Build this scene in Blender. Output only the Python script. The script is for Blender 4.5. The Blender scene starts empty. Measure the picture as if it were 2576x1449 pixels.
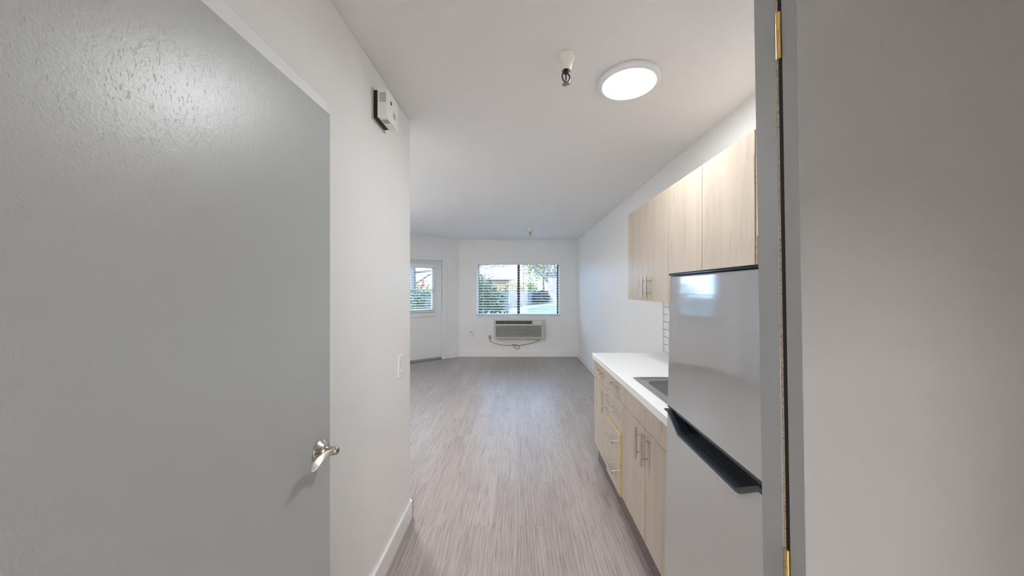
import bpy, bmesh, math, random
from mathutils import Vector, Matrix

S = bpy.context.scene
COL = S.collection
EYE = 1.41                      # camera height; x right, y into the room, z up
PI = math.pi

# ------------------------------------------------------------------ camera, sky, sun, exposure
cam_d = bpy.data.cameras.new('camera')
cam = bpy.data.objects.new('camera', cam_d)
COL.objects.link(cam)
cam.location = (0, 0, EYE)
cam.rotation_euler = (PI / 2, 0, 0)
cam_d.sensor_fit = 'HORIZONTAL'
cam_d.sensor_width = 36.0
cam_d.lens = 36.0 * 840.0 / 2576.0
cam_d.shift_x = -15.0 / 2576.0
cam_d.shift_y = 2.5 / 2576.0
cam_d.clip_start = 0.02
S.camera = cam

world = bpy.data.worlds.new('sky')
S.world = world
world.use_nodes = True
wb = world.node_tree.nodes['Background']
wb.inputs['Color'].default_value = (0.46, 0.68, 1.0, 1)
wb.inputs['Strength'].default_value = 4.2

sun_d = bpy.data.lights.new('sun', 'SUN')
sun_d.energy = 3.0
sun_d.angle = 0.01
sun_d.color = (1.0, 0.9, 0.72)
sun = bpy.data.objects.new('sun', sun_d)
COL.objects.link(sun)
sun.rotation_euler = Vector((0.55, 0.60, -0.55)).to_track_quat('-Z', 'Y').to_euler()

LAMP_HALL = 57.0
FILL_ROOM = 10.0
FILL_KITCHEN = 112.0
FILL_CORRIDOR = 158.0
S.view_settings.view_transform = 'Standard'
S.view_settings.look = 'None'
S.view_settings.exposure = 0.83
S.view_settings.gamma = 1.0
S.view_settings.use_curve_mapping = False
S.cycles.max_bounces = 12
S.cycles.diffuse_bounces = 6
S.cycles.glossy_bounces = 5
S.cycles.transparent_max_bounces = 24
S.cycles.caustics_reflective = False
S.cycles.caustics_refractive = False
S.cycles.sample_clamp_indirect = 12.0
S.cycles.use_denoising = True


# ------------------------------------------------------------------ materials
MATS = {}


class NT:
    def __init__(self, name):
        self.m = bpy.data.materials.new(name)
        self.m.use_nodes = True
        self.t = self.m.node_tree
        self.p = self.t.nodes['Principled BSDF']
        self.out = self.t.nodes['Material Output']

    def n(self, kind, **kw):
        o = self.t.nodes.new(kind)
        for k, v in kw.items():
            setattr(o, k, v)
        return o

    def l(self, a, b):
        self.t.links.new(a, b)

    def pos(self, scale=(1, 1, 1), rot=(0, 0, 0), loc=(0, 0, 0)):
        g = self.n('ShaderNodeNewGeometry')
        m = self.n('ShaderNodeMapping')
        m.inputs['Scale'].default_value = scale
        m.inputs['Rotation'].default_value = rot
        m.inputs['Location'].default_value = loc
        self.l(g.outputs['Position'], m.inputs['Vector'])
        return m.outputs['Vector']

    def noise(self, vec, scale, detail=4, rough=0.5, dist=0.0):
        o = self.n('ShaderNodeTexNoise')
        o.inputs['Scale'].default_value = scale
        o.inputs['Detail'].default_value = detail
        o.inputs['Roughness'].default_value = rough
        o.inputs['Distortion'].default_value = dist
        self.l(vec, o.inputs['Vector'])
        return o.outputs['Fac']

    def ramp(self, fac, stops):
        o = self.n('ShaderNodeValToRGB')
        e = o.color_ramp.elements
        e[0].position, e[0].color = stops[0][0], (*stops[0][1], 1)
        e[1].position, e[1].color = stops[-1][0], (*stops[-1][1], 1)
        for p, c in stops[1:-1]:
            x = e.new(p)
            x.color = (*c, 1)
        self.l(fac, o.inputs['Fac'])
        return o.outputs['Color']

    def mixc(self, fac, a, b, mode='MIX'):
        o = self.n('ShaderNodeMix', data_type='RGBA', blend_type=mode)
        for v, s in ((fac, o.inputs[0]), (a, o.inputs[6]), (b, o.inputs[7])):
            if isinstance(v, (int, float)):
                s.default_value = v
            elif isinstance(v, tuple):
                s.default_value = (*v, 1)
            else:
                self.l(v, s)
        return o.outputs[2]

    def math(self, op, a, b=0.0):
        o = self.n('ShaderNodeMath', operation=op)
        for v, s in ((a, o.inputs[0]), (b, o.inputs[1])):
            if isinstance(v, (int, float)):
                s.default_value = v
            else:
                self.l(v, s)
        return o.outputs[0]

    def bump(self, h, strength, dist=0.002, prev=None):
        b = self.n('ShaderNodeBump')
        b.inputs['Strength'].default_value = strength
        b.inputs['Distance'].default_value = dist
        self.l(h, b.inputs['Height'])
        if prev is not None:
            self.l(prev, b.inputs['Normal'])
        return b.outputs['Normal']

    def base(self, v):
        if isinstance(v, tuple):
            self.p.inputs['Base Color'].default_value = (*v, 1)
        else:
            self.l(v, self.p.inputs['Base Color'])

    def normal(self, v):
        self.l(v, self.p.inputs['Normal'])

    def set(self, **kw):
        for k, v in kw.items():
            self.p.inputs[k.replace('_', ' ')].default_value = v


def simple(name, col, rough=0.5, metal=0.0, var=0.0, vscale=6.0, bump=0.0, bscale=200.0, bdist=0.001, spec=0.5):
    k = NT(name)
    if var > 0:
        f = k.noise(k.pos(), vscale, 3)
        k.base(k.ramp(f, [(0.3, tuple(c * (1 - var) for c in col)), (0.7, tuple(min(1, c * (1 + var)) for c in col))]))
    else:
        k.base(col)
    k.set(Roughness=rough, Metallic=metal)
    k.p.inputs['Specular IOR Level'].default_value = spec
    if bump > 0:
        k.normal(k.bump(k.noise(k.pos(), bscale, 3), bump, bdist))
    MATS[name] = k.m
    return k.m


def wall_paint(name, col, rough=0.5, strength=0.35, spec=0.35):
    k = NT(name)
    v = k.pos()
    n1 = k.noise(v, 130, 3, 0.55)
    n2 = k.noise(v, 2.0, 2)
    k.base(k.ramp(n2, [(0.3, tuple(c * 0.985 for c in col)), (0.7, col)]))
    k.normal(k.bump(n1, strength, 0.004))
    k.set(Roughness=rough)
    k.p.inputs['Specular IOR Level'].default_value = spec
    MATS[name] = k.m
    return k.m


wall_paint('white_wall', (0.87, 0.866, 0.857), 0.42, 0.30)
wall_paint('ceiling_white', (0.86, 0.858, 0.858), 0.55, 0.30)
simple('trim_white', (0.84, 0.84, 0.84), 0.35)
simple('sheen_white', (0.95, 0.95, 0.96), 0.3)
simple('plastic_white', (0.86, 0.86, 0.85), 0.35)
simple('plastic_cream', (0.80, 0.78, 0.72), 0.4)
simple('plastic_grey', (0.66, 0.65, 0.62), 0.4)
simple('plastic_beige', (0.56, 0.54, 0.49), 0.45, var=0.03)
simple('plastic_dark', (0.012, 0.012, 0.012), 0.6)
simple('grille_dark', (0.045, 0.035, 0.03), 0.6)
simple('grille_grey', (0.33, 0.33, 0.32), 0.6)
simple('black_gloss', (0.006, 0.007, 0.012), 0.12)
simple('black_lip', (0.03, 0.04, 0.055), 0.22)
simple('red_plastic', (0.35, 0.02, 0.02), 0.4)
simple('counter_white', (0.86, 0.87, 0.875), 0.28)
simple('edge_wood', (0.66, 0.50, 0.24), 0.6, var=0.1, vscale=60)
simple('particle_board', (0.40, 0.30, 0.18), 0.8, var=0.25, vscale=120)
simple('gap_dark', (0.01, 0.01, 0.01), 0.8)
simple('brass', (0.80, 0.58, 0.22), 0.28, 1.0, bump=0.05, bscale=60)
simple('nickel', (0.60, 0.55, 0.49), 0.24, 1.0)
simple('steel_bar', (0.62, 0.59, 0.54), 0.25, 1.0)
simple('sprinkler_metal', (0.10, 0.075, 0.06), 0.35, 0.9)
simple('sprinkler_brass', (0.42, 0.33, 0.18), 0.4, 0.9)
simple('bronze_frame', (0.035, 0.03, 0.032), 0.5)
simple('threshold_grey', (0.30, 0.32, 0.35), 0.45, 0.4)
simple('ring_white', (0.82, 0.82, 0.86), 0.4)
simple('grout', (0.10, 0.10, 0.10), 0.8)
simple('caulk', (0.42, 0.35, 0.27), 0.8, var=0.45, vscale=260)
simple('cord_beige', (0.30, 0.27, 0.23), 0.5)


def vinyl_floor():
    k = NT('vinyl_plank')
    g = k.n('ShaderNodeNewGeometry')
    sx = k.n('ShaderNodeSeparateXYZ')
    k.l(g.outputs['Position'], sx.inputs[0])
    cb = k.n('ShaderNodeCombineXYZ')
    k.l(sx.outputs['Y'], cb.inputs['X'])
    k.l(sx.outputs['X'], cb.inputs['Y'])
    br = k.n('ShaderNodeTexBrick')
    br.offset = 0.37
    br.offset_frequency = 2
    br.inputs['Scale'].default_value = 1.0
    br.inputs['Brick Width'].default_value = 1.22
    br.inputs['Row Height'].default_value = 0.152
    br.inputs['Mortar Size'].default_value = 0.0007
    br.inputs['Mortar Smooth'].default_value = 0.3
    br.inputs['Bias'].default_value = 0.0
    br.inputs['Color1'].default_value = (0, 0, 0, 1)
    br.inputs['Color2'].default_value = (1, 1, 1, 1)
    br.inputs['Mortar'].default_value = (0.5, 0.5, 0.5, 1)
    k.l(cb.outputs[0], br.inputs['Vector'])
    # grain vector, shifted plank by plank
    off = k.n('ShaderNodeVectorMath', operation='SCALE')
    k.l(br.outputs['Color'], off.inputs[0])
    off.inputs['Scale'].default_value = 9.0
    ad = k.n('ShaderNodeVectorMath', operation='ADD')
    k.l(g.outputs['Position'], ad.inputs[0])
    k.l(off.outputs[0], ad.inputs[1])

    def mp(s):
        m = k.n('ShaderNodeMapping')
        m.inputs['Scale'].default_value = s
        k.l(ad.outputs[0], m.inputs['Vector'])
        return m.outputs[0]
    fine = k.noise(mp((300, 5, 1)), 1.0, 3, 0.6, 0.3)
    med = k.noise(mp((34, 0.8, 1)), 1.0, 6, 0.68, 1.6)
    big = k.noise(mp((7, 0.9, 1)), 1.0, 3, 0.5, 0.6)
    w = k.n('ShaderNodeTexWave', wave_type='BANDS', bands_direction='X', wave_profile='SAW')
    w.inputs['Scale'].default_value = 5.0
    w.inputs['Distortion'].default_value = 9.0
    w.inputs['Detail'].default_value = 3.0
    w.inputs['Detail Scale'].default_value = 0.55
    k.l(mp((3.2, 0.5, 1)), w.inputs['Vector'])
    tone = k.ramp(big, [(0.28, (0.275, 0.235, 0.22)), (0.5, (0.365, 0.32, 0.30)), (0.75, (0.47, 0.43, 0.41))])
    c = k.mixc(0.55, tone, k.ramp(med, [(0.28, (0.27, 0.225, 0.212)), (0.5, (0.37, 0.325, 0.305)), (0.74, (0.50, 0.455, 0.43))]))
    c = k.mixc(0.30, c, k.ramp(w.outputs['Fac'], [(0.0, (0.22, 0.185, 0.175)), (0.35, (0.42, 0.38, 0.36)), (1.0, (0.50, 0.46, 0.44))]))
    pores = k.ramp(fine, [(0.38, (0.58, 0.56, 0.54)), (0.47, (1, 1, 1))])
    c = k.mixc(0.85, c, pores, 'MULTIPLY')
    vary = k.ramp(br.outputs['Color'], [(0.0, (0.93, 0.92, 0.92)), (1.0, (1.06, 1.06, 1.06))])
    c = k.mixc(1.0, c, vary, 'MULTIPLY')
    c = k.mixc(k.math('MULTIPLY', br.outputs['Fac'], 0.45), c, (0.12, 0.10, 0.09))
    k.base(c)
    k.p.inputs['Roughness'].default_value = 0.36
    k.p.inputs['Specular IOR Level'].default_value = 0.5
    h = k.math('ADD', k.math('MULTIPLY', fine, 0.5), k.math('MULTIPLY', med, 0.5))
    k.normal(k.bump(h, 0.12, 0.002))
    MATS['vinyl_plank'] = k.m


def oak(name, light, mid, dark, rough):
    k = NT(name)
    oi = k.n('ShaderNodeObjectInfo')
    sh = k.n('ShaderNodeVectorMath', operation='SCALE')
    cbn = k.n('ShaderNodeCombineXYZ')
    k.l(oi.outputs['Random'], cbn.inputs[0])
    k.l(oi.outputs['Random'], cbn.inputs[1])
    k.l(oi.outputs['Random'], cbn.inputs[2])
    k.l(cbn.outputs[0], sh.inputs[0])
    sh.inputs['Scale'].default_value = 20.0
    g = k.n('ShaderNodeNewGeometry')
    ad = k.n('ShaderNodeVectorMath', operation='ADD')
    k.l(g.outputs['Position'], ad.inputs[0])
    k.l(sh.outputs[0], ad.inputs[1])

    def mp(s):
        m = k.n('ShaderNodeMapping')
        m.inputs['Scale'].default_value = s
        k.l(ad.outputs[0], m.inputs['Vector'])
        return m.outputs[0]
    a = k.noise(mp((14, 14, 0.8)), 1.0, 4, 0.55, 0.8)
    b = k.noise(mp((110, 110, 2.5)), 1.0, 3, 0.6, 0.2)
    s = k.noise(mp((130, 130, 7.0)), 1.0, 2, 0.5, 0.0)
    s2 = k.noise(mp((9, 9, 1.2)), 1.0, 2, 0.5, 0.0)
    c = k.ramp(a, [(0.3, mid), (0.62, light)])
    c = k.mixc(0.35, c, k.ramp(b, [(0.35, mid), (0.6, light)]))
    st = k.math('MULTIPLY', k.ramp(s, [(0.61, (0, 0, 0)), (0.68, (1, 1, 1))]),
                k.ramp(s2, [(0.42, (0, 0, 0)), (0.58, (1, 1, 1))]))
    c = k.mixc(k.math('MULTIPLY', st, 0.6), c, dark)
    k.base(c)
    k.p.inputs['Roughness'].default_value = rough
    k.normal(k.bump(b, 0.04, 0.001))
    MATS[name] = k.m


def grey_door(name, col, rough, pits):
    k = NT(name)
    v = k.pos()
    n1 = k.noise(v, 210, 2, 0.5)
    if pits:
        n2 = k.noise(k.pos((1, 300, 95)), 1.0, 2, 0.6)
        pit = k.ramp(n2, [(0.63, (1, 1, 1)), (0.70, (0, 0, 0))])
        near = k.n('ShaderNodeMapRange')
        g = k.n('ShaderNodeNewGeometry')
        sx = k.n('ShaderNodeSeparateXYZ')
        k.l(g.outputs['Position'], sx.inputs[0])
        k.l(sx.outputs['Y'], near.inputs['Value'])
        near.inputs['From Min'].default_value = 0.95
        near.inputs['From Max'].default_value = 0.5
        pitm = k.mixc(near.outputs[0], (1.0, 1.0, 1.0), pit)
        nb = k.bump(n1, 0.16, 0.0016)
        nb = k.bump(pitm, 0.28, 0.0012, nb)
        k.normal(nb)
    else:
        k.normal(k.bump(n1, 0.10, 0.0015))
    k.base(col)
    k.p.inputs['Roughness'].default_value = rough
    if pits:
        k.p.inputs['Specular IOR Level'].default_value = 1.0
    MATS[name] = k.m


def stainless():
    k = NT('stainless')
    n = k.noise(k.pos((1.5, 2.2, 1.6)), 1.0, 3)
    br = k.noise(k.pos((3, 4, 420)), 1.0, 2)
    k.base((0.62, 0.615, 0.62))
    k.set(Metallic=0.5)
    r = k.ramp(br, [(0.3, (0.055,) * 3), (0.7, (0.085,) * 3)])
    k.l(r, k.p.inputs['Roughness'])
    k.normal(k.bump(n, 0.05, 0.02))
    MATS['stainless'] = k.m
    k = NT('sink_steel')
    br = k.noise(k.pos((300, 6, 6)), 1.0, 2)
    k.base((0.56, 0.55, 0.54))
    k.set(Metallic=1.0)
    k.l(k.ramp(br, [(0.3, (0.28,) * 3), (0.7, (0.42,) * 3)]), k.p.inputs['Roughness'])
    MATS['sink_steel'] = k.m


def emitter(name, col, strength):
    k = NT(name)
    k.base((0.9, 0.9, 0.9))
    k.p.inputs['Emission Color'].default_value = (*col, 1)
    k.p.inputs['Emission Strength'].default_value = strength
    MATS[name] = k.m


def glass():
    k = NT('window_glass')
    t = k.t
    tr = k.n('ShaderNodeBsdfTransparent')
    gl = k.n('ShaderNodeBsdfGlossy')
    gl.inputs['Roughness'].default_value = 0.02
    mx = k.n('ShaderNodeMixShader')
    mx.inputs[0].default_value = 0.05
    tr.inputs['Color'].default_value = (0.96, 0.98, 0.98, 1)
    k.l(tr.outputs[0], mx.inputs[1])
    k.l(gl.outputs[0], mx.inputs[2])
    k.l(mx.outputs[0], k.out.inputs['Surface'])
    MATS['window_glass'] = k.m


def tile_mat():
    k = NT('subway_tile')
    g = k.n('ShaderNodeNewGeometry')
    sx = k.n('ShaderNodeSeparateXYZ')
    k.l(g.outputs['Position'], sx.inputs[0])
    cb = k.n('ShaderNodeCombineXYZ')
    k.l(sx.outputs['Y'], cb.inputs['X'])
    k.l(sx.outputs['Z'], cb.inputs['Y'])
    br = k.n('ShaderNodeTexBrick')
    br.inputs['Scale'].default_value = 1.0
    br.inputs['Brick Width'].default_value = 0.152
    br.inputs['Row Height'].default_value = 0.063
    br.inputs['Mortar Size'].default_value = 0.0022
    br.inputs['Color1'].default_value = (0.82, 0.83, 0.84, 1)
    br.inputs['Color2'].default_value = (0.78, 0.79, 0.80, 1)
    br.inputs['Mortar'].default_value = (0.14, 0.14, 0.14, 1)
    k.l(cb.outputs[0], br.inputs['Vector'])
    k.l(br.outputs['Color'], k.p.inputs['Base Color'])
    k.set(Roughness=0.2)
    MATS['subway_tile'] = k.m


def leafy(name, a, b, rough=0.5, trans=0.25):
    k = NT(name)
    f = k.noise(k.pos(), 9.0, 3, 0.7)
    k.base(k.ramp(f, [(0.35, a), (0.65, b)]))
    k.set(Roughness=rough)
    MATS[name] = k.m


vinyl_floor()
oak('oak_washed', (0.55, 0.475, 0.385), (0.45, 0.375, 0.295), (0.22, 0.15, 0.09), 0.30)
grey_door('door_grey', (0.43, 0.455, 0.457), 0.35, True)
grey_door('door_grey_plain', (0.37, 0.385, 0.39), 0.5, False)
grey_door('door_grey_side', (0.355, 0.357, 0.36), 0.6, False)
stainless()
emitter('lamp_hall', (0.96, 0.985, 1.0), LAMP_HALL)
emitter('fill_kitchen', (1.0, 0.985, 0.96), FILL_KITCHEN)
emitter('fill_room', (0.90, 0.95, 1.0), FILL_ROOM)
emitter('fill_corridor', (1.0, 0.965, 0.92), FILL_CORRIDOR)
glass()
tile_mat()
leafy('leaf_dark', (0.012, 0.04, 0.022), (0.07, 0.13, 0.04), 0.35)
leafy('leaf_shrub', (0.02, 0.036, 0.034), (0.06, 0.08, 0.06))
leafy('leaf_yellow', (0.19, 0.20, 0.07), (0.34, 0.32, 0.15))
leafy('leaf_olive', (0.22, 0.215, 0.10), (0.42, 0.38, 0.22))
simple('bark_pale', (0.34, 0.27, 0.24), 0.9, var=0.15, vscale=5, bump=0.6, bscale=12, bdist=0.03)
simple('bark_grey', (0.13, 0.115, 0.11), 0.9, var=0.1)
simple('fence_wood', (0.12, 0.12, 0.13), 0.9, var=0.12, vscale=9)
simple('concrete', (0.26, 0.26, 0.26), 0.9, var=0.06)
simple('lawn_green', (0.15, 0.165, 0.105), 0.95, var=0.22, vscale=3)
simple('brick_house', (0.34, 0.17, 0.10), 0.9, var=0.15, vscale=3)
simple('roof_tile', (0.30, 0.19, 0.14), 0.9, var=0.15, vscale=6)


# ------------------------------------------------------------------ mesh builder
class MB:
    def __init__(self, f=None):
        self.bm = bmesh.new()
        self.f = f
        self.wn = False

    def _add(self, verts, faces):
        vs = [self.bm.verts.new(v) for v in verts]
        for fc in faces:
            try:
                self.bm.faces.new([vs[i] for i in fc])
            except ValueError:
                pass
        return vs

    def merge(self, b):
        m = bpy.data.meshes.new('tmp')
        b.to_mesh(m)
        self.bm.from_mesh(m)
        bpy.data.meshes.remove(m)
        b.free()

    def box(self, x0, x1, y0, y1, z0, z1, bev=0.0, seg=2):
        b = bmesh.new()
        vs = [b.verts.new(p) for p in ((x0, y0, z0), (x1, y0, z0), (x1, y1, z0), (x0, y1, z0),
                                       (x0, y0, z1), (x1, y0, z1), (x1, y1, z1), (x0, y1, z1))]
        for fc in ((3, 2, 1, 0), (4, 5, 6, 7), (0, 1, 5, 4), (1, 2, 6, 5), (2, 3, 7, 6), (3, 0, 4, 7)):
            b.faces.new([vs[i] for i in fc])
        if bev > 0:
            self.wn = True
            bmesh.ops.bevel(b, geom=list(b.edges), offset=bev, segments=seg, profile=0.5, affect='EDGES')
        self.merge(b)
        return self

    def prism(self, pts, vec, bev=0.0):
        b = bmesh.new()
        n = len(pts)
        vec = Vector(vec)
        lo = [b.verts.new(p) for p in pts]
        hi = [b.verts.new(Vector(p) + vec) for p in pts]
        b.faces.new(lo[::-1])
        b.faces.new(hi)
        for i in range(n):
            j = (i + 1) % n
            b.faces.new((lo[i], lo[j], hi[j], hi[i]))
        bmesh.ops.recalc_face_normals(b, faces=b.faces)
        if bev > 0:
            self.wn = True
            bmesh.ops.bevel(b, geom=list(b.edges), offset=bev, segments=2, profile=0.5, affect='EDGES')
        self.merge(b)
        return self

    def loft(self, loops, cap0=True, cap1=True, closed=True):
        n = len(loops[0])
        L = [[self.bm.verts.new(p) for p in lp] for lp in loops]
        for a, b in zip(L, L[1:]):
            for i in range(n if closed else n - 1):
                j = (i + 1) % n
                self.bm.faces.new((a[i], a[j], b[j], b[i]))
        if cap0:
            self.bm.faces.new(L[0][::-1])
        if cap1:
            self.bm.faces.new(L[-1])
        return self

    def lathe(self, prof, c, axis='z', seg=32):
        c = Vector(c)
        loops = []
        for r, h in prof:
            lp = []
            for i in range(seg):
                a = 2 * PI * i / seg
                u, v = r * math.cos(a), r * math.sin(a)
                d = {'z': (u, v, h), 'x': (h, u, v), 'y': (v, h, u)}[axis]
                lp.append(c + Vector(d))
            loops.append(lp)
        return self.loft(loops)

    def tube(self, path, r, seg=10):
        path = [Vector(p) for p in path]
        rs = r if isinstance(r, (list, tuple)) else [r] * len(path)
        up = None
        loops = []
        for i, p in enumerate(path):
            t = (path[min(i + 1, len(path) - 1)] - path[max(i - 1, 0)])
            t = t.normalized() if t.length > 1e-9 else Vector((0, 0, 1))
            if up is None:
                up = Vector((0, 0, 1)) if abs(t.z) < 0.9 else Vector((1, 0, 0))
            a = t.cross(up)
            if a.length < 1e-6:
                a = t.cross(Vector((0.3, 1, 0.2)))
            a.normalize()
            b = a.cross(t).normalized()
            up = b
            loops.append([p + a * (rs[i] * math.cos(2 * PI * k / seg)) + b * (rs[i] * math.sin(2 * PI * k / seg)) for k in range(seg)])
        return self.loft(loops)

    def cyl(self, p0, p1, r, seg=14):
        return self.tube([p0, p1], r, seg)

    def leaf(self, p, d, n, L, W):
        d = d.normalized()
        s = d.cross(n)
        if s.length < 1e-5:
            s = d.cross(Vector((0.2, 0.5, 1)))
        s.normalize()
        up = s.cross(d).normalized()
        vs = [p, p + d * L * 0.45 + s * W * 0.5 + up * W * 0.12, p + d * L, p + d * L * 0.45 - s * W * 0.5 + up * W * 0.12, p + d * L * 0.5]
        self._add(vs, ((0, 4, 1), (1, 4, 2), (2, 4, 3), (3, 4, 0)))

    def build(self, name, mat, parent=None, smooth=True, angle=32):
        me = bpy.data.meshes.new(name)
        bmesh.ops.remove_doubles(self.bm, verts=self.bm.verts, dist=1e-6) if len(self.bm.verts) < 4000 else None
        if self.f:
            for v in self.bm.verts:
                v.co = Vector(self.f(v.co))
        off = world_loc(parent) if parent else None
        if off is not None:
            for v in self.bm.verts:
                v.co -= off
        if len(self.bm.faces) < 30000:
            bmesh.ops.recalc_face_normals(self.bm, faces=self.bm.faces)
        self.bm.to_mesh(me)
        self.bm.free()
        if smooth:
            for p in me.polygons:
                p.use_smooth = True
            me.set_sharp_from_angle(angle=math.radians(angle))
        me.materials.append(MATS[mat])
        o = bpy.data.objects.new(name, me)
        COL.objects.link(o)
        if self.wn and smooth:
            wn = o.modifiers.new('weighted_normal', 'WEIGHTED_NORMAL')
            wn.keep_sharp = True
        if parent:
            o.parent = parent
        return o


def world_loc(o):
    v = Vector((0, 0, 0))
    while o is not None:
        v += o.location
        o = o.parent
    return v


def thing(name, label, cat, loc=(0, 0, 0), group=None):
    o = bpy.data.objects.new(name, None)
    COL.objects.link(o)
    o.location = loc
    o.empty_display_size = 0.05
    return tag(o, label, cat, group)


def tag(o, label, cat, group=None, kind=None):
    o['label'] = label
    o['category'] = cat
    if group:
        o['group'] = group
    if kind:
        o['kind'] = kind
    return o


def struct(o, label=None, cat=None):
    o['kind'] = 'structure'
    if label:
        o['label'] = label
    if cat:
        o['category'] = cat
    return o


def sempty(name, label, cat, loc):
    o = bpy.data.objects.new(name, None)
    COL.objects.link(o)
    o.location = loc
    return struct(o, label, cat)


def H(h):
    return EYE + h


# ------------------------------------------------------------------ room shell
XL = -0.665          # hall left wall face
XR = 1.245           # right wall face
YB = 6.95            # back wall face
YE = 2.06            # end of the hall wall
CEIL = 2.44
Y0 = -1.6            # entry wall behind the camera
XF = -2.49           # living room left wall
CX, CY = -1.224, YB  # where the angled wall starts
DX, DY = -0.790, -0.613
NX, NY = 0.613, -0.790


def A(p):
    """angled wall frame: (t along the wall, n into the room, z) -> world"""
    t, n, z = p
    return (CX + DX * t + NX * n, CY + DY * t + NY * n, z)


TE = (XF - CX) / DX
YA = CY + DY * TE
o = MB().box(XF - 0.3, 2.6, -5.1, YB + 0.16, -0.12, 0.0).build('floor', 'vinyl_plank')
struct(o, 'grey brown wood-look vinyl plank floor', 'floor')
o = MB().box(XF - 0.3, 2.6, -5.1, YB + 0.30, CEIL, CEIL + 0.12).build('ceiling', 'ceiling_white')
struct(o, 'white textured ceiling', 'ceiling')
# hall left wall: a solid block of wall between hall and the rooms beside it
o = MB().box(XF - 0.1, XL, Y0, YE, 0.0, CEIL, 0.004, 1).build('wall_left', 'white_wall')
struct(o, 'white hall wall behind the open grey door', 'wall')
o = MB().box(XR, XR + 0.12, 0.69, YB + 0.16, 0.0, CEIL).build('wall_right', 'white_wall')
struct(o, 'white wall on the right behind the cabinets', 'wall')
WX0, WX1, WZ0, WZ1 = -0.86, 0.869, H(-0.546), H(0.53)
w = MB()
w.box(CX - 0.02, WX0, YB, YB + 0.15, 0, CEIL)
w.box(WX1, XR, YB, YB + 0.15, 0, CEIL)
w.box(WX0, WX1, YB, YB + 0.15, 0, WZ0)
w.box(WX0, WX1, YB, YB + 0.15, WZ1, CEIL)
struct(w.build('wall_back', 'white_wall'), 'white back wall around the wide window', 'wall')
DT0, DT1, DZ1 = 0.392, 1.302, H(0.575)
w = MB(A)
w.box(0.0, DT0, -0.15, 0, 0, CEIL)
w.box(DT1, TE + 0.12, -0.15, 0, 0, CEIL)
w.box(DT0, DT1, -0.15, 0, DZ1, CEIL)
struct(w.build('wall_angled', 'white_wall'), 'white angled wall around the patio door', 'wall')
struct(MB().box(XF - 0.12, XF, YE, YA + 0.1, 0, CEIL).build('wall_far_left', 'white_wall'), 'white living room wall hidden on the left', 'wall')
w = MB()
w.box(-2.6, -0.46, Y0 - 0.12, Y0, 0, CEIL)
w.box(0.46, 2.6, Y0 - 0.12, Y0, 0, CEIL)
w.box(-0.46, 0.46, Y0 - 0.12, Y0, 1.96, CEIL)  # door head set low, out of view, to shade the top of the side door
struct(w.build('wall_entry', 'white_wall'), 'white wall with the entry doorway behind the viewpoint', 'wall')
w = MB()
w.box(-1.6, 1.6, -5.12, -5.0, 0, CEIL)
w.box(-1.72, -1.6, -5.12, Y0 - 0.12, 0, CEIL)
w.box(1.6, 1.72, -5.12, Y0 - 0.12, 0, CEIL)
struct(w.build('wall_corridor', 'white_wall'), 'white walls of the corridor behind the viewpoint', 'wall')
# side room on the right, behind its open grey door
struct(MB().box(0.535, 2.5, 0.645, 0.69, 0, CEIL).build('wall_partition', 'white_wall'), 'white partition beside the refrigerator', 'wall')
w = MB()
w.box(0.47, 0.58, Y0, -1.5, 0, CEIL)
w.box(0.47, 0.58, -1.5, 0.60, 2.06, CEIL)
struct(w.build('wall_right_near', 'white_wall'), 'white wall around the side doorway', 'wall')
struct(MB().box(2.38, 2.5, Y0, 0.645, 0, CEIL).build('wall_side_room', 'white_wall'), 'white wall of the dim side room', 'wall')

# baseboards
BB, BH = 0.014, 0.11


def baseboard(name, label, f=None, *boxes):
    m = MB(f)
    for b in boxes:
        m.box(*b, 0.003, 1)
    struct(m.build(name, 'trim_white'), label, 'baseboard')


baseboard('baseboard_left', 'white baseboard along the hall wall end', None,
          (XL, XL + BB, 1.13, YE + BB, 0, BH), (XF, XL + BB, YE, YE + BB, 0, BH))
baseboard('baseboard_back', 'white baseboard under the air conditioner', None, (CX, XR, YB - BB, YB, 0, BH))
baseboard('baseboard_right', 'white baseboard along the right wall', None, (XR - BB, XR, 2.79, YB - BB, 0, BH))
baseboard('baseboard_angled', 'short white baseboard beside the patio door', A, (0.0, 0.279, 0.0, BB, 0, BH), (1.415, TE, 0, BB, 0, BH))
# brighter strip just above the open door, wall sheen put into its colour
o = MB().box(XL, XL + 0.0012, 0.15, 1.16, 1.90, 2.056).build('sheen_strip', 'sheen_white')
struct(o, 'smooth white strip of painted-in sheen along the wall above the grey door', 'trim')


# ------------------------------------------------------------------ big window with frame, pane, sill
win = sempty('window_1', 'wide two-pane window with dark bronze frame in the back wall', 'window', (0, YB + 0.1, WZ0))
fr = MB()
fy0, fy1 = YB + 0.10, YB + 0.135
fr.box(WX0, WX0 + 0.042, fy0, fy1, WZ0, WZ1)
fr.box(WX1 - 0.046, WX1, fy0, fy1, WZ0, WZ1)
fr.box(-0.014, 0.04, fy0 - 0.01, fy1, WZ0, WZ1, 0.003)
fr.build('window_frame', 'bronze_frame', win)
fr = MB()
fr.box(WX0 + 0.042, WX1 - 0.046, fy0, fy1, WZ0, WZ0 + 0.03)
fr.box(WX0 + 0.042, WX1 - 0.046, fy0, fy1, WZ1 - 0.02, WZ1)
fr.build('window_rail', 'threshold_grey', win)
MB().box(WX0 + 0.042, -0.014, fy0 + 0.014, fy0 + 0.018, WZ0 + 0.03, WZ1 - 0.02).build('pane', 'window_glass', win)
MB().box(0.04, WX1 - 0.046, fy0 + 0.022, fy0 + 0.026, WZ0 + 0.03, WZ1 - 0.02).build('pane', 'window_glass', win)
tr = MB()
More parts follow.
